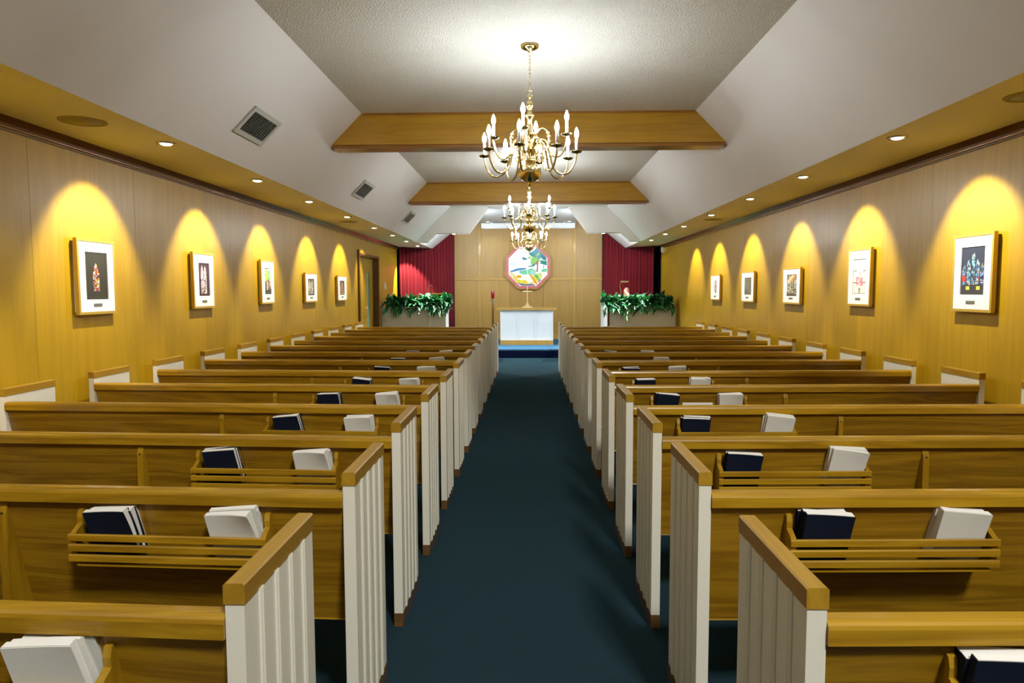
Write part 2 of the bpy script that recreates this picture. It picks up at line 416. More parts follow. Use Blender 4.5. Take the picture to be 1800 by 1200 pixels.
BK = {'navy': [book_meshes(.152, .172, .0205, b, M['navy']) for b in (.004, .010, .016)],
      'white': [book_meshes(.156, .178, .0195, b, M['wbook']) for b in (.006, .014, .028)]}
def stack(sd, n, colour, x, cnt, lean, lean2):
    P = PEW[sd, n]; ch = .0488 if sd < 0 else .028
    for k in range(cnt):                        # 0 = back
        cov, pg = random.choice(BK[colour])
        y = .0365 - .0218 * k + ch * (abs(x) - A)
        pos = 'front' if k == cnt - 1 else ('back' if k == 0 else ('middle' if cnt == 3 else 'inner'))
        nm = 'hymnal' if colour == 'navy' else 'songbook'
        side = 'left' if sd < 0 else 'right'
        o = thing(nm, '%s %s %s in the rack of the %s pew from the camera, %s side' % (pos, colour, nm, ORD[n], side), 'book',
                  (P.location.x + x - .076 + random.uniform(-.004, .004), P.location.y + y, .650 + max(0, .154 * math.sin(math.radians(lean + 1.5)))), (0, 0, 0), 'books in the pew racks')
        o.rotation_euler = (math.radians(13.6 + random.uniform(-.6, .6)), math.radians(lean + (random.uniform(-3.5, 3.5) if k < cnt - 1 else random.uniform(-1, 1))), math.radians((3.2 if sd < 0 else -2.2) * (1 - k) + random.uniform(-.6, .6)))
        o.scale = (1, 1, random.uniform(.95, 1.03)); put('cover', cov, o); put('pages', pg, o)
for sd in (-1, 1):
    for n in range(1, 10):
        xs = {'navy': -1.385, 'white': -.965} if sd < 0 else {'navy': .97, 'white': 1.425}
        for colour in ('navy', 'white'):
            if n == 1 and (sd, colour) in ((-1, 'navy'), (1, 'white')): continue
            if n == 8 and (sd, colour) == (1, 'navy'): continue
            ln = (-6 if sd < 0 else (1 if colour == 'navy' else 5)) if n < 5 else random.uniform(-5, 5)
            if sd < 0 and colour == 'white': ln = -5
            stack(sd, n, colour, xs[colour] + random.uniform(-.01, .01), 3, ln, 4 if sd < 0 else -3)
def paper(x, y, z, w, d, h, label, rot=0):
    o = obj('leaflet', MB().prism([(0, 0), (d, .0), (d, h), (0, h)], lambda t, p, q: (t, p, q), -w / 2, w / 2), M['paper'], None, (x, y, z), (0, 0, rot))
    return tag(o, label, 'leaflet')
for sd, n, x, lab in ((1, 5, 1.19, 'upright white leaflet between the two book stacks of the fifth right pew'),):
    P = PEW[sd, n]; paper(x, P.location.y + .012, .65, .21, .006, .115, lab)
P = PEW[1, 14]; paper(1.45, P.location.y - .003, .8855, .14, .03, .012, 'white card lying on the top rail of the farthest right pew')
P = PEW[-1, 14]; paper(-1.0, P.location.y + .01, .8855, .14, .03, .004, 'white leaflet lying on the top rail of the farthest left pew')

# ------------------------------------------------------------------ chandeliers
def bez(pts, n):
    """Catmull-Rom through pts"""
    out = []; P = [Vector(p) for p in pts]; P = [P[0] * 2 - P[1]] + P + [P[-1] * 2 - P[-2]]
    for i in range(1, len(P) - 2):
        for k in range(n):
            t = k / n; a, b, c_, d = P[i - 1:i + 3]
            out.append(.5 * ((2 * b) + (c_ - a) * t + (2 * a - 5 * b + 4 * c_ - d) * t * t + (3 * b - a - 3 * c_ + d) * t ** 3))
    out.append(P[-2]); return out
def arm_meshes(R, zp, zh):
    """arm in the x-z plane from hub height zh to a pan at radius R, height zp"""
    pts = bez([(.030, 0, zh - .03), (.055, 0, zh + .045), (.10, 0, zh + .085), (.145, 0, zh + .04), (R * .50, 0, zp - .10), (R * .66, 0, zp - .158), (R * .84, 0, zp - .150), (R * .97, 0, zp - .075), (R, 0, zp - .004)], 6)
    a = MB().tube(pts, .0075, 8)
    for t in (.36, .40, .44):
        p = pts[int(t * len(pts))]; a.lathe([(.002, p.z - .008), (.013, p.z - .003), (.013, p.z + .003), (.002, p.z + .008)], 8, p.x, 0)
    a.tube(bez([(.075, 0, zh + .02), (.06, 0, zh - .04), (.085, 0, zh - .075), (.11, 0, zh - .05), (.095, 0, zh - .03)], 4), .005, 6)
    pan = MB().lathe([(.004, -.018), (.014, -.010), (.034, -.006), (.042, .002), (.044, .006), (.036, .003), (.018, 0), (.017, .014), (.004, .016)], 18)
    sl = MB().lathe([(.0115, .012), (.0118, .1), (.010, .104), (.002, .105)], 12)
    bl = MB().lathe([(.008, .104), (.0145, .118), (.0165, .132), (.014, .148), (.0085, .164), (.003, .178), (.0005, .182)], 10)
    return a.mesh('arm', M['brass']), pan.mesh('drip_pan', M['brass_d']), sl.mesh('candle_sleeve', M['sleeve']), bl.mesh('bulb', M['bulb'])
LOW, UPP = arm_meshes(.362, .0, .02), arm_meshes(.285, .0, -.03)
ZC = 2.63                                        # lower pan height
prof = [(.002, 2.388), (.012, 2.392), (.018, 2.402), (.014, 2.412), (.024, 2.420), (.050, 2.428), (.074, 2.446), (.089, 2.476), (.091, 2.492), (.085, 2.520), (.066, 2.545), (.038, 2.556), (.026, 2.562),
        (.045, 2.570), (.048, 2.582), (.040, 2.592), (.030, 2.60), (.026, 2.64), (.036, 2.655), (.040, 2.67), (.034, 2.685), (.022, 2.70), (.020, 2.75), (.036, 2.765), (.046, 2.775), (.040, 2.79),
        (.022, 2.80), (.017, 2.86), (.020, 2.90), (.036, 2.912), (.036, 2.925), (.018, 2.94), (.016, 2.965), (.030, 2.985), (.033, 3.0), (.024, 3.02), (.010, 3.03), (.009, 3.045), (.016, 3.052), (.016, 3.06), (.004, 3.066)]
COLM = MB().lathe([(r, z - ZT) for r, z in prof], 24).mesh('column', M['brass'])
can = MB().lathe([(.070, -.001), (.070, -.012), (.062, -.024), (.035, -.036), (.014, -.042), (.010, -.052), (.003, -.055)], 24).mesh('canopy', M['brass'])
chm = MB()
z = -.055; k = 0
DROP = -.035
while z > 3.066 - ZT + DROP - .005:
    pts = []
    for j in range(10):
        a = 2 * PI * j / 10; u, v = .008 * math.cos(a), .017 * math.sin(a)
        pts.append((u if k % 2 == 0 else 0, 0 if k % 2 == 0 else u, z - .012 + v))
    chm.tube(pts, .0022, 5, closed=True); z -= .026; k += 1
pts = [(.024 * math.cos(2 * PI * j / 16), 0, 3.088 - ZT + DROP + .024 * math.sin(2 * PI * j / 16)) for j in range(16)]
chm.tube(pts, .003, 6, closed=True)
chm = chm.mesh('chain', M['brass'])
def chandelier(y, off, label):
    t = thing('chandelier', label, 'chandelier', (.02, y, ZT), group='brass candle chandeliers along the aisle')
    put('canopy', can, t); put('chain', chm, t); put('column', COLM, t, (0, 0, DROP))
    for (am, pn, sl, bl), zz, angs, R in ((LOW, ZC, [off + 45 * k for k in range(8)], .362), (UPP, 2.765, [off - 2 + 90 * k for k in range(4)], .285)):
        for a in angs:
            ao = put('arm', am, t, (0, 0, zz - ZT + DROP), (0, 0, -math.radians(a)))
            for nm, me in (('drip_pan', pn), ('candle_sleeve', sl), ('bulb', bl)): put(nm, me, ao, (R, 0, 0))
    return t
chandelier(5.43, 12, 'nearest and largest-looking brass chandelier with lit candle bulbs over the aisle')
chandelier(10.1, 2, 'second brass chandelier, hanging between the two oak beams')
chandelier(14.8, 4, 'farthest brass chandelier, hanging before the octagonal stained glass')

# floodlight high on the rear wall of the foyer
t = thing('floodlight', 'square floodlight high on the rear foyer wall', 'lamp', (2.1, Y0 + .75, 6.9))
d_ = Vector((-.2, 3.2, .7)) - Vector((2.1, Y0 + .75, 6.9)); t.rotation_euler = d_.to_track_quat('-Z', 'Y').to_euler()
obj('housing', MB().box((-.52, -.52, .03), (.52, .52, .10)).box((-.52, -.52, -.02), (-.50, .52, .03)).box((.50, -.52, -.02), (.52, .52, .03)).box((-.50, -.52, -.02), (.50, -.50, .03)).box((-.50, .50, -.02), (.50, .52, .03)), M['black'], t)
obj('arm', MB().tube([(0, 0, .10), (0, 0, .30)], .02), M['black'], t)
fl = bpy.data.lights.new('flood', 'AREA'); fl.shape = 'SQUARE'; fl.size = .95; fl.energy = FLOOD_W; fl.color = FLOOD_COL; fl.spread = math.radians(120)
fo = bpy.data.objects.new('flood_lamp', fl); COL.objects.link(fo); fo.parent = t; fo.location = (0, 0, -.005)

# ------------------------------------------------------------------ downlights
ring = MB().lathe([(.045, .006), (.045, -.004), (.052, -.010), (.068, -.008), (.070, .0), (.060, .0)], 20).mesh('ring', M['chrome'])
lens = MB().lathe([(.001, -.018), (.026, -.016), (.040, -.010), (.044, -.003), (.044, .006)], 16).mesh('lens', M['lens'])
def downlight(x, y, z, target, label, watt, col=SPOT_COL, ang=74, blend=.5, cat='downlight', rad=.02):
    t = thing('downlight', label, cat, (x, y, z), group='recessed downlights')
    put('ring', ring, t); put('lens', lens, t)
    if watt:
        ld = bpy.data.lights.new('spot', 'SPOT'); ld.energy = watt; ld.color = col; ld.spot_size = math.radians(ang); ld.spot_blend = blend; ld.shadow_soft_size = rad
        lo = bpy.data.objects.new('spot_lamp', ld); COL.objects.link(lo); lo.parent = t; lo.location = (0, 0, -.045)
        d = Vector(target) - Vector((x, y, z - .045)); lo.rotation_euler = d.to_track_quat('-Z', 'Y').to_euler()
YP = [5.14, 6.86, 8.47, 10.24, 12.03]
over = {(-1, 0): 'the small arched red-and-orange window print', (-1, 1): 'the twin lancet print', (-1, 2): 'the green tree print', (-1, 3): 'the grey twin-figure print', (-1, 4): 'the arched brown print beside the door',
        (1, 0): 'the blue traceried window print', (1, 1): 'the red lancet line drawing', (1, 2): 'the print with a red diagonal', (1, 3): 'the plain grey-green print', (1, 4): 'the small pointed oval print'}
for sd, nm in ((-1, 'left'), (1, 'right')):
    for i, y in enumerate(YP):
        downlight(sd * 2.66, y, ZS, (sd * WX, y, 1.68), 'recessed downlight in the %s soffit above %s' % (nm, over[sd, i]), SPOT_W)
    downlight(sd * 2.66, 3.42, ZS, (sd * WX, 3.42, 1.68), 'recessed downlight in the %s soffit nearest the camera' % nm, SPOT_W)
    downlight(sd * 2.66, 13.64, ZS, (sd * WX, 13.64, 1.68), 'recessed downlight in the left soffit above the doorway' if sd < 0 else 'recessed downlight in the right soffit past the last picture', SPOT_W * .9)
    downlight(sd * 2.68, 15.3, ZS, (sd * .6, 14.9, 0), 'recessed downlight in the %s soffit above the planter' % nm, SPOT_W * 4.5, (1, .96, .9), 84, .6)
    downlight(sd * 1.68, 15.72, 2.83, (sd * .4, 16.9, .2), 'recessed downlight under the %s step of the chancel bulkhead' % nm, CHANCEL_W, CHANCEL_COL, 150, .6)
    downlight(sd * 1.10, 18.9, ZT, (sd * .7, 18.6, .2), 'recessed downlight in the chancel ceiling, %s of the screen case' % nm, CHANCEL_W * .10, CHANCEL_COL, 120, .7)
downlight(-2.69, 16.9, ZS, (-3.0, 17.45, 1.3), 'recessed downlight in the left soffit shining on the red curtain', SPOT_W * 2.6, SPOT_COL, 75, .4)

# added strip lights, unseen behind the bulkhead, to brighten the chancel
for sd, nm in ((-1, 'left'), (1, 'right')):
    t = thing('added_strip_light', 'added white strip light, unseen behind the %s half of the chancel bulkhead' % nm, 'lamp', (sd * 1.72, 15.90, 2.93), group='added strip lights behind the bulkhead')
    obj('housing', MB().prism([(-.058, -.05), (.0, -.05), (.0, .01), (-.058, .03)], lambda q, a, b: (q, a, b), -.32, .32), M['white2'], t)
    obj('tube', MB().tube([(-.3, .015, -.01), (.3, .015, -.01)], .013, 10), M['lens'], t)
    al = bpy.data.lights.new('strip', 'AREA'); al.shape = 'RECTANGLE'; al.size = .6; al.size_y = .06; al.energy = ADDED_STRIP_W; al.color = CHANCEL_COL
    ao = bpy.data.objects.new('added_strip_lamp', al); COL.objects.link(ao); ao.parent = t; ao.location = (0, .04, .01)
    ao.rotation_euler = Vector((sd * .25, .75, .55)).to_track_quat('-Z', 'Y').to_euler()
# ceiling speakers
for x, y, lab in ((-2.847, 4.47, 'round tan ceiling speaker in the left soffit, near end'), (2.86, 4.08, 'round tan ceiling speaker in the right soffit, at the picture edge'),
                  (-2.84, 11.0, 'round tan ceiling speaker far along the left soffit'), (2.87, 10.95, 'round tan ceiling speaker far along the right soffit')):
    t = thing('ceiling_speaker', lab, 'speaker', (x, y, ZS), group='round ceiling speakers')
    obj('rim', MB().lathe([(.118, 0), (.120, -.006), (.138, -.005), (.142, 0)], 28), M['grille'], t)
    obj('grille', MB().lathe([(.001, -.007), (.05, -.007), (.052, -.005), (.117, -.004), (.117, 0)], 28), M['grille'], t)

# vents on the left slope
n45 = Vector((1, 0, -1)).normalized(); u45 = Vector((1, 0, 1)).normalized()
for y, lab in ((5.82, 'louvred ceiling vent on the left slope, nearest'), (9.5, 'louvred ceiling vent on the left slope, middle one'), (13.05, 'louvred ceiling vent on the left slope, farthest')):
    sA = .275
    t = thing('ceiling_vent', lab, 'vent', (-SX + sA, y, ZS + sA), group='vents on the left ceiling slope')
    t.rotation_euler = (0, math.radians(-45), 0)       # local x runs up the slope, local z away from it
    # local -z points into the room
    hx, hy = .135, .285
    fr = MB()
    for a, b in (((-hx, -hy), (hx, -hy + .04)), ((-hx, hy - .04), (hx, hy)), ((-hx, -hy + .04), (-hx + .04, hy - .04)), ((hx - .04, -hy + .04), (hx, hy - .04))):
        fr.box((a[0], a[1], -.014), (b[0], b[1], -.001))
    obj('vent_frame', fr, M['vent'], t)
    obj('duct', BOX((-hx + .03, -hy + .03, -.0025), (hx - .03, hy - .03, -.001)), M['vent_d'], t)
    N = 13
    sl = MB().prism([(-.006, -.012), (-.004, -.013), (.007, -.004), (.005, -.003)], lambda q, a, b: (q, a, b), -hx + .04, hx - .04).mesh('louvre', M['vent'])
    for k in range(N): put('louvre', sl, t, (0, -hy + .055 + (2 * hy - .11) * k / (N - 1), 0))

# ------------------------------------------------------------------ framed pictures
def grid_print(w, h, fn, nx=46, ny=68):
    vs, fs, cols = [], [], []
    for j in range(ny + 1):
        for i in range(nx + 1): vs.append((w * i / nx, -.0005, -h * j / ny))
    for j in range(ny):
        for i in range(nx):
            fs.append((j * (nx + 1) + i, j * (nx + 1) + i + 1, (j + 1) * (nx + 1) + i + 1, (j + 1) * (nx + 1) + i)); cols.append(fn((i + .5) / nx, (j + .5) / ny))
    me = bpy.data.meshes.new('print'); me.from_pydata(vs, [], fs)
    at = me.color_attributes.new('Col', 'FLOAT_COLOR', 'CORNER')
    k = 0
    for p, c_ in zip(me.polygons, cols):
        for li in p.loop_indices: at.data[li].color = (*c_, 1)
    me.materials.append(M['print']); return me
def cells(seed, n, pal):
    rr = random.Random(seed); P = [(rr.random(), rr.random(), rr.choice(pal)) for _ in range(n)]
    def f(u, v, lead=None, asp=1.5):
        b0 = b1 = 9; cc = None
        for a, b, c_ in P:
            q = (u - a) ** 2 + ((v - b) * asp) ** 2
            if q < b0: b1, b0, cc = b0, q, c_
            elif q < b1: b1 = q
        return lead if lead and b1 ** .5 - b0 ** .5 < .009 else cc
    return f
def arch(u, v, cx, hw, top, bot):
    """pointed arch mask"""
    if v > bot or v < top or abs(u - cx) > hw: return False
    return (abs(u - cx) / hw) <= min(1, ((v - top) / (hw * 1.6)) ** .6)
c1 = cells(1, 420, [(.8, .12, .03), (.9, .4, .05), (.8, .65, .2), (.85, .8, .75), (.5, .03, .05), (.25, .3, .5)])
def P1(u, v): return c1(u, v, (.1, .02, .02)) if arch(u, v, .49, .15, .24, .82) else (.035, .033, .022)
c2 = cells(2, 330, [(.9, .85, .85), (.75, .65, .68), (.9, .75, .7), (.5, .45, .55)])
def P2(u, v): return c2(u, v, (.12, .05, .06)) if (arch(u, v, .36, .12, .08, .93) or arch(u, v, .63, .12, .08, .93)) else (.045, .022, .03)
c3 = cells(3, 60, [(.05, .4, .12), (.15, .6, .2), (.6, .75, .05), (.75, .8, .1), (.1, .5, .35)])
c3b = cells(4, 50, [(.12, .10, .08), (.06, .06, .05), (.25, .2, .15), (.5, .45, .35), (.3, .04, .06)])
def P3(u, v):
    if v < .1: return (.1, .1, .1) if .02 < u < .5 and int(v * 60) % 3 else (.85, .85, .85)
    if v < .52 - .1 * u and u < .95 - .3 * abs(v - .35): return c3(u, v, (.05, .2, .1))
    if u > .75 and v < .5: return (.85, .86, .8)
    if abs(u - .42) < .18 and .52 < v < .84: return c3b(u, v) if abs(u - .42) > .08 else (.6, .52, .42)
    return (.05, .06, .045) if v > .8 else c3b(u, v, (.03, .03, .03))
c4 = cells(5, 140, [(.5, .45, .36), (.3, .27, .2), (.62, .58, .5), (.16, .14, .1)])
def P4(u, v): return (.5, .46, .38) if .86 < v < .9 and .15 < u < .85 else (c4(u, v, (.06, .05, .04)) if (arch(u, v, .3, .17, .08, .84) or arch(u, v, .7, .17, .08, .84)) else (.06, .055, .04))
c5 = cells(6, 120, [(.42, .14, .08), (.28, .12, .08), (.2, .16, .12), (.5, .3, .2)])
def P5(u, v): return (.45, .5, .1) if .88 < v < .93 else (c5(u, v, (.06, .03, .02)) if arch(u, v, .5, .38, .08, .86) else (.07, .055, .04))
c6 = cells(7, 300, [(.12, .4, .62), (.3, .6, .75), (.08, .16, .35), (.45, .55, .5), (.6, .5, .35), (.05, .09, .2)])
c6r = cells(8, 90, [(.6, .06, .04), (.7, .3, .06), (.2, .3, .55), (.5, .5, .45)])
def P6(u, v):
    for a in (.22, .66):
        if a < u < a + .14 and .82 < v < .90: return (.65, .68, .08)
    if any(arch(u, v, cx, .075, tp, .8) for cx, tp in ((.12, .36), (.31, .26), (.5, .1), (.69, .26), (.88, .36))):
        return c6r(u, v, (.02, .03, .07)) if .55 < v < .72 and abs(u - .5) > .22 else c6(u, v, (.02, .03, .07))
    return (.03, .04, .075) if v < .8 else (.05, .05, .055)
c7 = cells(9, 46, [(.84, .8, .8), (.82, .74, .74), (.8, .66, .68)]); c7b = cells(10, 60, [(.74, .36, .42), (.80, .58, .6), (.82, .74, .74), (.66, .2, .28)])
def P7(u, v):
    if v < .02 or v > .98 or abs(v - .34) < .012 and not .25 < u < .75 or abs(v - .68) < .012 and not .25 < u < .75: return (.12, .1, .12)
    if arch(u, v, .5, .27, .08, .78): return c7b(u, v, (.3, .04, .08)) if v > .5 else c7(u, v, (.2, .14, .16))
    if abs(u - .5) < .04 + max(0, .06 - abs(v - .85)) and v > .84: return (.2, .18, .2)
    if abs(u - .12) < .012 or abs(u - .88) < .012: return (.45, .42, .4)
    return (.76, .72, .66)
c8 = cells(11, 170, [(.5, .48, .38), (.2, .2, .15), (.65, .6, .45), (.1, .1, .08), (.3, .32, .22)])
def P8(u, v):
    d = u + v * 1.5 - .75
    if v < .35 and abs(d) < .22: return (.8, .18, .08) if d > 0 else (.85, .55, .3)
    if v > .9: return (.06, .055, .045)
    return (.05, .06, .04) if abs(u - .68) < .03 or abs(v - .46) < .012 else c8(u, v, (.05, .05, .04))
c9 = cells(12, 24, [(.10, .11, .08), (.14, .13, .10), (.12, .14, .13)])
def P9(u, v): return (.25, .23, .16) if arch(u, v, .45, .2, .28, .55) and (int(u * 30) + int(v * 40)) % 3 == 0 else c9(u, v)
c10 = cells(13, 60, [(.5, .4, .38), (.62, .55, .52), (.35, .25, .24)])
def P10(u, v):
    q = ((u - .5) / .46) ** 2 + (abs(v - .5) / .5) ** 1.6
    if q > 1: return (.84, .84, .86)
    return (.12, .07, .07) if q > .82 or abs((v * 5) % 1 - .5) < .06 else c10(u, v, (.15, .08, .08))
PICS = [(-1, 4.921, 5.375, 1.381, 1.938, (.18, .83, .145, .825), P1, 'gold-framed print of a slim red and orange arched window on black'),
        (-1, 6.641, 7.095, 1.382, 1.934, (.24, .80, .16, .80), P2, 'gold-framed print of two pale lancet windows on dark ground'),
        (-1, 8.345, 8.785, 1.391, 1.935, (.25, .80, .157, .80), P3, 'gold-framed print with bright green and yellow foliage'),
        (-1, 10.003, 10.573, 1.382, 1.82, (.2, .78, .17, .79), P4, 'gold-framed print of two grey-beige figures, second from the door'),
        (-1, 11.709, 12.296, 1.378, 1.815, (.2, .78, .17, .79), P5, 'gold-framed print of a brown arched window, beside the door'),
        (1, 4.905, 5.366, 1.384, 1.95, (.18, .82, .14, .80), P6, 'gold-framed print of a blue traceried church window, right wall'),
        (1, 6.635, 7.106, 1.388, 1.948, (.2, .82, .16, .81), P7, 'gold-framed pale line drawing of a red lancet window'),
        (1, 8.325, 8.896, 1.373, 1.82, (.2, .82, .16, .81), P8, 'gold-framed print crossed by a red and orange diagonal'),
        (1, 10.025, 10.612, 1.366, 1.82, (.22, .82, .17, .78), P9, 'gold-framed plain grey-green print, second farthest on right wall'),
        (1, 11.805, 12.385, 1.37, 1.814, (.3, .70, .2, .75), P10, 'gold-framed white print with a small pointed oval')]
for sd, ya, yb_, za, zb, win, fn, lab in PICS:
    w, h = yb_ - ya, zb - za
    # local frame: x along the wall as seen from the room, y into the wall, z up; origin at the picture centre on the wall face
    t = thing('framed_picture', lab, 'picture', (sd * WX, (ya + yb_) / 2, (za + zb) / 2), (0, 0, PI / 2 if sd < 0 else -PI / 2))
    FW = .02
    mb = MB()
    for a, b in (((-w / 2, h / 2 - FW), (w / 2, h / 2)), ((-w / 2, -h / 2), (w / 2, -h / 2 + FW)), ((-w / 2, -h / 2 + FW), (-w / 2 + FW, h / 2 - FW)), ((w / 2 - FW, -h / 2 + FW), (w / 2, h / 2 - FW))):
        mb.box((a[0], -.046, a[1]), (b[0], -.018, b[1]))
    obj('frame', mb, M['gold'], t)
    u0, u1, v0, v1 = win
    iw, ih = w - 2 * FW, h - 2 * FW
    X0, X1 = -iw / 2 + iw * u0, -iw / 2 + iw * u1; Z1, Z0 = ih / 2 - ih * v0, ih / 2 - ih * v1
    mb = MB()
    for a, b in (((-iw / 2, Z1), (iw / 2, ih / 2)), ((-iw / 2, -ih / 2), (iw / 2, Z0)), ((-iw / 2, Z0), (X0, Z1)), ((X1, Z0), (iw / 2, Z1))):
        mb.box((a[0], -.042, a[1]), (b[0], -.034, b[1]))
    obj('mat', mb, M['mat'], t)
    obj('backing', BOX((-iw / 2, -.034, -ih / 2), (iw / 2, -.0005, ih / 2)), M['mat'], t)
    put('print', grid_print(X1 - X0, Z1 - Z0, fn), t, (X0, -.0345, Z1))
    pc = ih / 2 - ih * (.905 if h > .5 else .88)
    obj('plaque', BOX((-.055 * w / .455, -.0445, pc - .011), (.045 * w / .455, -.042, pc + .011)), M['plaque'], t)

# ------------------------------------------------------------------ doorway in the left wall
d = thing('door_1', None, None, (-WX, (DY0 + DY1) / 2, 0)); d['kind'] = 'structure'
HW = (DY1 - DY0) / 2
for ya, yb_, za, zb, xx in ((-HW, -HW + .03, 0, DZ, 0), (HW - .03, HW, 0, DZ, 0), (-HW + .03, HW - .03, DZ - .03, DZ, 0)):
    obj('jamb', BOX((-.19, ya, za), (0, yb_, zb)), M['dark_y'], d)
obj('casing', BOX((0, -HW - .06, 0), (.035, -HW + .012, DZ + .07)), M['dark_y'], d)
obj('casing', BOX((0, HW - .012, 0), (.022, HW + .03, DZ + .02)), M['batten'], d)
obj('casing', BOX((0, -HW + .012, DZ - .012), (.022, HW - .012, DZ + .02)), M['dark_y'], d)
for k, (ya, yb_) in enumerate(((-HW + .032, -.003), (.003, HW - .032))):
    lf = MB()
    g0, g1 = ((ya + .30, ya + .52) if k == 0 else (yb_ - .56, yb_ - .34)); z0, z1 = .25, 1.93
    for a, b in (((ya, 0.01), (g0, DZ - .032)), ((g1, .01), (yb_, DZ - .032)), ((g0, .01), (g1, z0)), ((g0, z1), (g1, DZ - .032))):
        lf.box((-.17, a[0], a[1]), (-.125, b[0], b[1]))
    lo = obj('door_leaf', lf, M['wall'], d)
    obj('pane', BOX((-.155, g0, z0), (-.145, g1, z1)), M['glassdoor'], lo)
    yk = yb_ - .07 if k == 0 else ya + .07
    obj('handle', MB().tube([(-.125, yk, 1.0), (-.09, yk, 1.0), (-.08, yk, 1.02), (-.08, yk, 1.2), (-.09, yk, 1.22), (-.125, yk, 1.22)], .008), M['brass'], lo)
obj('backdrop_panel', BOX((-.30, -HW - .2, 0), (-.27, HW + .2, DZ + .1)), M['dark'], d)

# ------------------------------------------------------------------ chancel: curtains, screen, octagon, altar
def curtain(sd, start, label):
    path = [(start, 17.3), (2.62, 17.98), (2.10, 18.62), (2.07, 19.22)]
    pts, acc = [], 0
    for (xa, ya), (xb, yb2) in zip(path, path[1:]):
        L_ = math.hypot(xb - xa, yb2 - ya); n = max(2, int(L_ / .008))
        nx, ny = (yb2 - ya) / L_, -(xb - xa) / L_
        for k in range(n):
            q = acc + L_ * k / n
            amp = .032 * (1 + .4 * math.sin(q * 3.1)) * math.sin(2 * PI * q / .115 + .6 * math.sin(q * 5)) + .006 * math.sin(q * 140)
            pts.append((xa + (xb - xa) * k / n - nx * amp, ya + (yb2 - ya) * k / n - ny * amp))
        acc += L_
    vs, fs = [], []
    for x, y in pts:
        zt = min(ZT - .01, ZS - .012 + max(0, SX - x - .0))
        for j, f in enumerate((0, .35, .7, 1)):
            vs.append((sd * x, y, .215 + (zt - .215) * f))
    for i in range(len(pts) - 1):
        for j in range(3): fs.append((i * 4 + j, i * 4 + j + 1, (i + 1) * 4 + j + 1, (i + 1) * 4 + j))
    mb = MB().add(vs, fs, True); o = obj('curtain', mb, M['curtain'])
    md = o.modifiers.new('thick', 'SOLIDIFY'); md.thickness = .006
    return tag(o, label, 'curtain', None)
curtain(-1, 3.22, 'tall pleated red curtain on the left, half lit by a spot')
curtain(1, 3.10, 'tall pleated red curtain on the right, in shadow')

t = thing('projection_screen', 'white roll-up screen case under the chancel ceiling', 'screen', (-.012, 19.18, 3.25))
obj('screen_case', MB().prism([(-.05, 0), (.05, 0), (.05, .13), (.03, .14), (-.04, .14), (-.05, .13)], lambda q, a, b: (q, a, b), -1.27, 1.27), M['white2'], t)
for x in (-1.275, 1.275): obj('end_cap', BOX((x - .008, -.054, -.004), (x + .008, .054, .144)), M['white2'], t)
for x in (-1.0, 1.0): obj('bracket', BOX((x - .03, -.02, .14), (x + .03, .02, .159)), M['white2'], t)
obj('pull_bar', BOX((-1.2, -.03, -.016), (1.2, -.012, -.001)), M['chrome'], t)

OC = (-.016, YB, 2.205)
def octa(r, y0, y1, r2=None):
    R8 = r / math.cos(PI / 8); mb = MB()
    o8 = [(R8 * math.cos(PI / 8 + k * PI / 4), R8 * math.sin(PI / 8 + k * PI / 4)) for k in range(8)]
    if r2 is None: return mb.prism(o8, lambda q, a, b: (a, q, b), y0, y1)
    q2 = r2 / r
    for k in range(8):
        a, b = o8[k], o8[(k + 1) % 8]
        mb.prism([a, b, (b[0] * q2, b[1] * q2), (a[0] * q2, a[1] * q2)], lambda q, p, s_: (p, q, s_), y0, y1)
    return mb
t = thing('stained_glass_panel', 'backlit octagonal stained glass landscape on the chancel wall', 'stained glass', OC)
obj('frame', octa(.63, -.10, -.001, .602), M['oak_x'], t)
obj('inner_frame', octa(.602, -.085, -.001, .535), plain('rose band', (.52, .12, .14), .4), t)
GE = 1.0
_g = {}
def gl(col):
    if col not in _g: _g[col] = plain('lit glass %d' % len(_g), tuple(x * .12 for x in col), .2, spec=.2, emit=col if min(col) > .7 else tuple(x * .72 for x in col), es=GE)
    return _g[col]
WHT, LIL, BLU, TEAL, GRN, DGRN, MINT, YEL, LEM, ORA, BRN, CRM, GRY = (1, 1, 1), (.72, .8, 1), (.06, .3, .62), (.02, .28, .34), (.3, .72, .18), (.03, .36, .16), (.2, .78, .45), (.95, .8, .08), (.85, .88, .02), (.95, .45, .02), (.45, .17, .07), (1, .93, .72), (.22, .24, .32)
obj('backing_glass', octa(.535, -.029, -.002), gl((.97, .98, 1)), t)
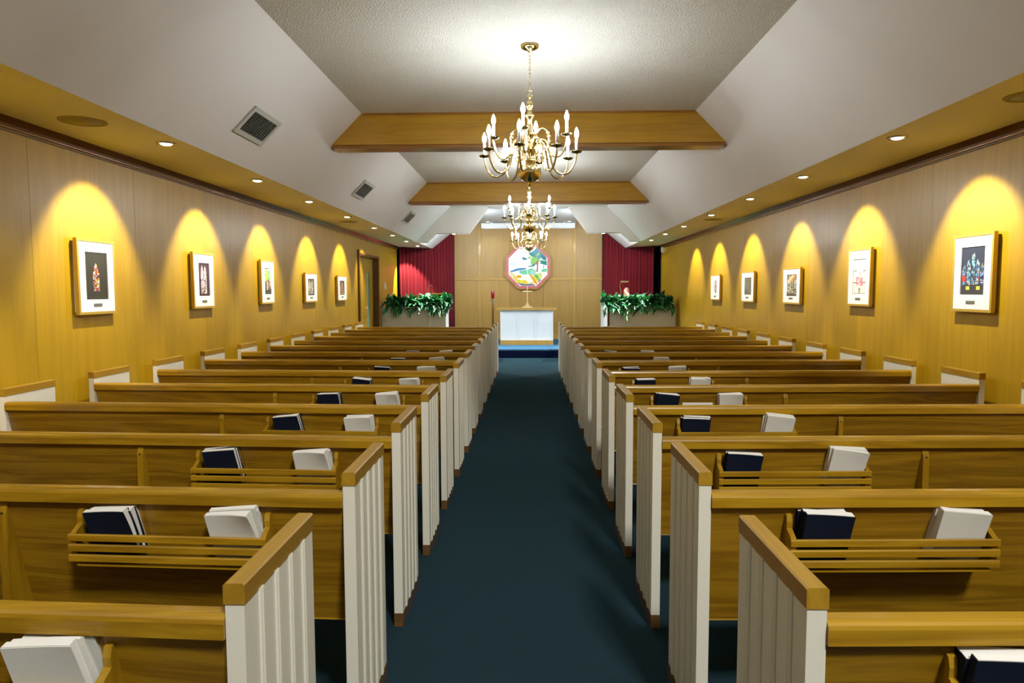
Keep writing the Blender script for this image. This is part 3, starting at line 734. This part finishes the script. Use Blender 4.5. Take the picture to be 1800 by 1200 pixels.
# (depth layer, colour, outline in the 1200-pixel crop of the photograph's window)
SH = [(-1, WHT, [(420, 155), (600, 155), (600, 470), (380, 470), (190, 420), (165, 400)]),
      (-1, WHT, [(605, 155), (740, 155), (985, 395), (985, 560), (605, 560)]), (-1, WHT, [(165, 475), (595, 475), (595, 600), (165, 640)]),
      (1, LIL, [(185, 470), (270, 440), (345, 500), (350, 560), (190, 560)]), (1, (.88, .92, 1), [(165, 565), (355, 562), (500, 590), (330, 615), (165, 640)]),
      (1, BLU, [(330, 612), (420, 600), (545, 598), (520, 630), (420, 640), (330, 660), (205, 690), (190, 668)]),
      (1, (.35, .62, .8), [(380, 665), (420, 645), (460, 640), (410, 690), (385, 695)]),
      (-1, (.8, .95, .95), [(165, 645), (330, 665), (380, 700), (300, 740), (200, 690), (165, 680)]),
      (1, MINT, [(390, 710), (430, 660), (500, 635), (560, 650), (560, 740), (450, 735)]),
      (1, (.45, .9, .75), [(600, 690), (625, 650), (690, 640), (740, 690), (740, 740), (640, 740)]),
      (-1, (.9, .97, 1), [(560, 600), (760, 560), (985, 560), (985, 610), (800, 690), (560, 640)]),
      (1, MINT, [(850, 640), (900, 615), (975, 612), (975, 680), (870, 690)]),
      (-1, CRM, [(790, 695), (985, 690), (985, 720), (865, 845), (800, 830)]),
      (1, GRN, [(690, 750), (760, 730), (800, 790), (830, 850), (770, 870), (720, 800)]),
      (1, DGRN, [(735, 750), (775, 770), (775, 810), (740, 790)]),
      (-1, (1, .97, .6), [(165, 690), (210, 690), (330, 790), (350, 870), (270, 850), (165, 740)]),
      (1, YEL, [(200, 690), (225, 690), (340, 790), (330, 805)]),
      (1, ORA, [(335, 760), (370, 745), (440, 760), (420, 820), (380, 800), (340, 830)]),
      (-1, CRM, [(445, 760), (560, 745), (600, 780), (680, 830), (690, 900), (580, 900), (500, 840), (430, 830)]),
      (1, LEM, [(320, 880), (360, 830), (440, 860), (420, 910), (350, 905)]), (1, YEL, [(445, 860), (520, 845), (585, 905), (520, 935), (425, 915)]),
      (1, (1, .9, .4), [(590, 905), (690, 880), (710, 925), (600, 935)]),
      (1, ORA, [(580, 720), (640, 745), (720, 840), (780, 930), (750, 960), (700, 900), (640, 800)]), (2, YEL, [(640, 720), (740, 800), (790, 880), (760, 890), (690, 810)]),
      (1, GRY, [(330, 910), (520, 940), (640, 925), (740, 965), (720, 985), (430, 985)]),
      (1, (.35, .15, .25), [(775, 890), (830, 845), (860, 850), (790, 910)]),
      (1, TEAL, [(440, 380), (480, 370), (560, 405), (550, 430), (470, 430)]),
      (1, (.10, .38, .62), [(690, 250), (760, 185), (830, 230), (790, 300), (720, 330)]), (1, TEAL, [(580, 300), (640, 260), (720, 335), (690, 370), (640, 350)]),
      (1, TEAL, [(840, 300), (890, 330), (960, 400), (960, 440), (880, 420), (840, 380)]), (1, BLU, [(770, 350), (830, 310), (835, 410), (770, 400)]),
      (0, DGRN, [(600, 300), (690, 235), (760, 172), (835, 232), (965, 385), (965, 445), (890, 430), (790, 330), (720, 385), (640, 360)]),
      (0, GRN, [(630, 400), (720, 345), (800, 350), (850, 420), (800, 470), (730, 520), (640, 540)]), (0, DGRN, [(800, 430), (970, 450), (975, 490), (840, 480)]),
      (0, MINT, [(570, 640), (640, 600), (740, 650), (745, 745), (640, 745), (570, 720)]), (0, (.75, .9, .3), [(690, 740), (850, 690), (880, 760), (840, 850), (770, 880)]),
      (0, YEL, [(250, 760), (330, 790), (350, 900), (600, 930), (720, 880), (700, 960), (420, 960), (300, 880)]),
      (1, GRN, [(565, 370), (620, 350), (650, 400), (590, 410)]), (1, GRN, [(640, 400), (720, 380), (770, 430), (720, 500), (640, 530), (625, 460)]),
      (1, (.5, .8, .3), [(740, 300), (800, 265), (830, 300), (770, 345)]), (1, (.55, .85, .9), [(810, 310), (838, 310), (838, 520), (815, 520)]),
      (1, TEAL, [(840, 470), (970, 485), (970, 550), (840, 510)]), (1, TEAL, [(570, 555), (640, 550), (740, 490), (750, 510), (690, 570), (590, 575)]),
      (2, BRN, [(760, 450), (800, 445), (790, 520), (782, 690), (750, 690), (762, 560), (745, 490)]), (2, ORA, [(740, 470), (770, 450), (790, 470), (770, 500), (745, 495)]),
      (1, BRN, [(890, 555), (915, 555), (910, 600), (895, 600)])]
sc_ = 1.26 / 965
for ly, col, pts in SH:
    cx_ = sum(p[0] for p in pts) / len(pts); cy_ = sum(p[1] for p in pts) / len(pts)
    pr = []
    for x, y in pts:
        x, y = cx_ + (x - cx_) * .985, cy_ + (y - cy_) * .985
        px, pz = (x - 572) * sc_, -(y - 570) * sc_
        lim = .53
        px, pz = max(-lim, min(lim, px)), max(-lim, min(lim, pz))
        dd = abs(px) + abs(pz); mxd = lim * math.sqrt(2)
        if dd > mxd: px *= mxd / dd; pz *= mxd / dd
        pr.append((px, pz))
    obj('glass_piece', MB().prism(pr, lambda q, a, b: (a, q, b), -.036 - .003 * ly, -.030), gl(col), t)

t = thing('altar', 'white panelled altar with oak top in the middle of the stage', 'altar', (-.046, 17.2, .2))
obj('top', BOX((-.75, -.04, .862), (.75, .64, .915)), M['batten'], t)
obj('body', BOX((-.645, .014, .113), (.645, .6, .862)), M['white2'], t)
for x in (-.63, -.215, .215, .63): obj('stile', BOX((x - .026, 0, .113), (x + .026, .014, .862)), M['white2'], t)
for z0, z1 in ((.80, .862), (.113, .14)): obj('rail', BOX((-.604, .001, z0), (.604, .013, z1)), M['white2'], t)
obj('base', BOX((-.66, -.015, 0), (.66, .62, .113)), M['batten'], t)

t = thing('cross', 'small brass cross standing on the altar', 'cross', (-.03, 17.5, 1.115))
obj('foot', MB().prism([(-.13, 0), (.13, 0), (.13, .02), (.05, .05), (.03, .10), (.012, .13), (-.012, .13), (-.03, .10), (-.05, .05), (-.13, .02)], lambda q, a, b: (a, q, b), -.05, .05), M['gilt'], t)
obj('upright', BOX((-.011, -.008, .13), (.011, .008, .55)), M['gilt'], t)
obj('crossbar', BOX((-.115, -.010, .40), (.115, .010, .43)), M['gilt'], t)

t = thing('processional_torch', 'red glass torch on a tall wooden pole left of the altar', 'candle', (-.885, 17.25, .2))
obj('foot', MB().lathe([(.13, 0), (.13, .02), (.06, .035), (.025, .06), (.02, .08)], 20), M['dark_y'], t)
obj('pole', MB().lathe([(.022, .06), (.022, 1.09), (.014, 1.10)], 12), M['dark_y'], t)
obj('collar', MB().lathe([(.012, 1.085), (.032, 1.10), (.036, 1.125), (.045, 1.14), (.03, 1.15)], 16), M['brass'], t)
obj('glass', MB().lathe([(.028, 1.145), (.042, 1.155), (.044, 1.335), (.038, 1.34), (.036, 1.16), (.004, 1.155)], 18), M['red_glass'], t)

# parapets and greenery either side
def parapet(sd, x0, x1, y0, y1, zt, label):
    t = thing('parapet', label, 'parapet', (sd * (x0 + x1) / 2, y0, 0))
    cx_ = (x0 + x1) / 2
    L = lambda x: sd * (x - cx_)
    obj('front_panel', BOX((L(x0), 0, 0), (L(x1), .03, zt - .03)), M['beige'], t)
    obj('side_panel', BOX((L(x0), .03, 0), (L(x0 + .03), y1 - y0, zt - .03)), M['white2'], t)
    obj('ledge', BOX((L(x0 - .02), -.02, zt - .03), (L(x1), min(.3, y1 - y0), zt)), M['white2'], t)
    if sd > 0: obj('corner_post', BOX((L(x0 - .022), -.012, 0), (L(x0 + .022), .02, zt - .03)), M['dark_y'], t)
    n = 4
    for k in range(1, n): obj('stile', BOX((L(x0 + (x1 - x0) * k / n) - .012, -.008, 0), (L(x0 + (x1 - x0) * k / n) + .012, 0, zt - .03)), M['beige'], t)
    return t
parapet(-1, 1.83, 3.25, 15.3, 15.86, 1.2, 'beige parapet on the left of the stage under greenery')
parapet(1, 1.76, 3.23, 15.3, 15.86, 1.2, 'beige parapet with dark corner post on the right of the stage')
t = thing('side_cabinet', 'white cabinet side behind the right greenery', 'cabinet', (2.2, 16.05, .2))
obj('body', BOX((-.42, 0, 0), (.42, 1.1, 1.14)), M['white2'], t)
obj('top', BOX((-.44, -.02, 1.14), (.44, 1.12, 1.17)), M['batten'], t)
def leaf_mesh(mat, L_, w):
    mb = MB(); vs, fs = [], []; N = 7
    for i in range(N + 1):
        u = i / N; ww = w * math.sin(PI * min(1, u ** .75 * .97 + .02)) * (1 + .12 * (-1) ** i)
        z = L_ * (.22 * u - .42 * u * u); x = L_ * u * (1 - .08 * u)
        vs += [(x, -ww, z + ww * .45), (x, 0, z), (x, ww, z + ww * .45)]
    for i in range(N):
        for j in range(2): fs.append((i * 3 + j, i * 3 + j + 1, (i + 1) * 3 + j + 1, (i + 1) * 3 + j))
    return mb.add(vs, fs, True).mesh('leaf', mat)
LEAVES = [leaf_mesh(M[m_], l, w) for m_ in ('leaf', 'leaf', 'leaf2', 'leaf3') for l, w in ((.31, .032), (.25, .028), (.35, .040))]
def greenery(sd, x0, x1, label):
    t = thing('greenery', label, 'plant', (sd * (x0 + x1) / 2, 15.38, 1.2))
    w = x1 - x0; rr = random.Random(5 + sd)
    obj('planter_tray', BOX((-w / 2 + .08, -.06, .002), (w / 2 - .08, .16, .07)), M['dark'], t)
    n = 6; fill = MB()
    for q in range(n):
        cx_ = -w / 2 + w * (q + .5) / n
        for k in range(90):
            a = rr.uniform(0, 2 * PI); el = rr.choice((rr.uniform(-.5, .2), rr.uniform(.0, .75), rr.uniform(.5, 1.0)))
            if rr.random() < .62: a = -PI / 2 + rr.gauss(0, .75)
            if math.sin(a) > .5: el = abs(el) + .2
            x = cx_ + rr.uniform(-.13, .13); z = rr.uniform(.04, .12); y = rr.uniform(-.05, .13)
            if math.sin(a) < -.2 and rr.random() < .3: z = rr.uniform(-.08, .04); y = -.10; el -= .35
            sc_l = rr.uniform(.75, 1.1)
            if abs(x + math.cos(a) * .36) > w / 2 + .04: a = -PI / 2 + max(-.3, min(.3, rr.gauss(0, .2))); x = max(-w / 2 + .06, min(w / 2 - .06, x))
            li = rr.randrange(len(LEAVES)); rot = (rr.uniform(-.5, .5), -el, a)
            if k >= 46:                            # the inner leaves, too many and too small to pick apart
                mt = Matrix.LocRotScale(Vector((x, min(y + .03, .13), z)), __import__('mathutils').Euler(rot), Vector((sc_l * .85,) * 3))
                me = LEAVES[li]
                fill.add([mt @ v.co for v in me.vertices], [tuple(p.vertices) for p in me.polygons], True, li // 3)
                continue
            o = put('leaf', LEAVES[li], t, (x, y, z)); o.rotation_euler = rot; o.scale = (sc_l,) * 3
    fo_ = obj('inner_foliage', fill, [M[k_] for k_ in ('leaf', 'leaf', 'leaf2', 'leaf3')], t); fo_['kind'] = 'stuff'
greenery(-1, 1.66, 3.17, 'bank of leafy green ferns on the left parapet')
greenery(1, 1.60, 3.17, 'bank of leafy green ferns on the right parapet')

t = thing('lectern', 'wooden lectern top rising behind the left greenery', 'lectern', (-2.14, 16.25, .2))
obj('body', BOX((-.22, 0, .03), (.22, .34, 1.18)), M['oak_z'], t); obj('plinth', BOX((-.25, -.03, 0), (.25, .37, .03)), M['oak_x'], t)
obj('book_board', MB().prism([(-.06, 1.265), (.38, 1.18), (.385, 1.205), (-.06, 1.29)], lambda q, a, b: (q, a, b), -.25, .25), M['oak_x'], t)
obj('microphone', MB().tube(bez([(-.22, .05, 1.275), (-.23, .03, 1.38), (-.19, .02, 1.45), (-.13, .04, 1.48)], 6), [.006] * 18 + [.012], 6), M['chrome'], t)
t = thing('reading_lamp', 'brass reading lamp above the right greenery', 'lamp', (2.16, 16.35, 1.37))
obj('base', MB().lathe([(.06, .001), (.06, .012), (.02, .022), (.008, .03)], 16), M['brass'], t)
obj('stem', MB().tube(bez([(0, 0, .02), (.005, 0, .15), (-.02, 0, .28), (.0, -.02, .36), (.05, -.04, .37)], 6), .007, 8), M['brass'], t)
obj('lamp_shade', MB().prism([(.05 * math.cos(k) * (1 if math.sin(k) > 0 else .7), .035 * max(-.2, math.sin(k))) for k in [2 * PI * j / 14 for j in range(14)]],
                             lambda q, a, b: (q + .08, a - .04, b + .36), -.09, .09), M['brass_d'], t)
o = obj('ornament', MB().lathe([(.05, 0), (.06, .01), (.05, .03), (.062, .08), (.068, .14), (.055, .20), (.03, .235), (.01, .245)], 18), M['pink'], None, (2.30, 16.35, 1.37))
tag(o, 'small rounded pinkish ornament under the reading lamp', 'ornament')

# small wall devices
t = thing('wall_sensor', 'small white box high on the right wall by the curtain', 'sensor', (WX, 16.95, 2.52))
obj('housing', MB().prism([(-.05, -.06), (.0, -.07), (.0, .07), (-.05, .06), (-.06, 0)], lambda q, a, b: (a, q, b), -.06, .06), M['white2'], t)
obj('bracket', BOX((-.004, -.03, -.10), (0, .03, .10)), M['white2'], t)
t = thing('thermostat', 'small white thermostat on the left wall past the door', 'thermostat', (-WX, 15.75, 1.66))
obj('plate', BOX((0, -.05, -.07), (.012, .05, .07)), M['white2'], t); obj('dial', BOX((.012, -.03, -.03), (.028, .03, .04)), M['beige'], t)
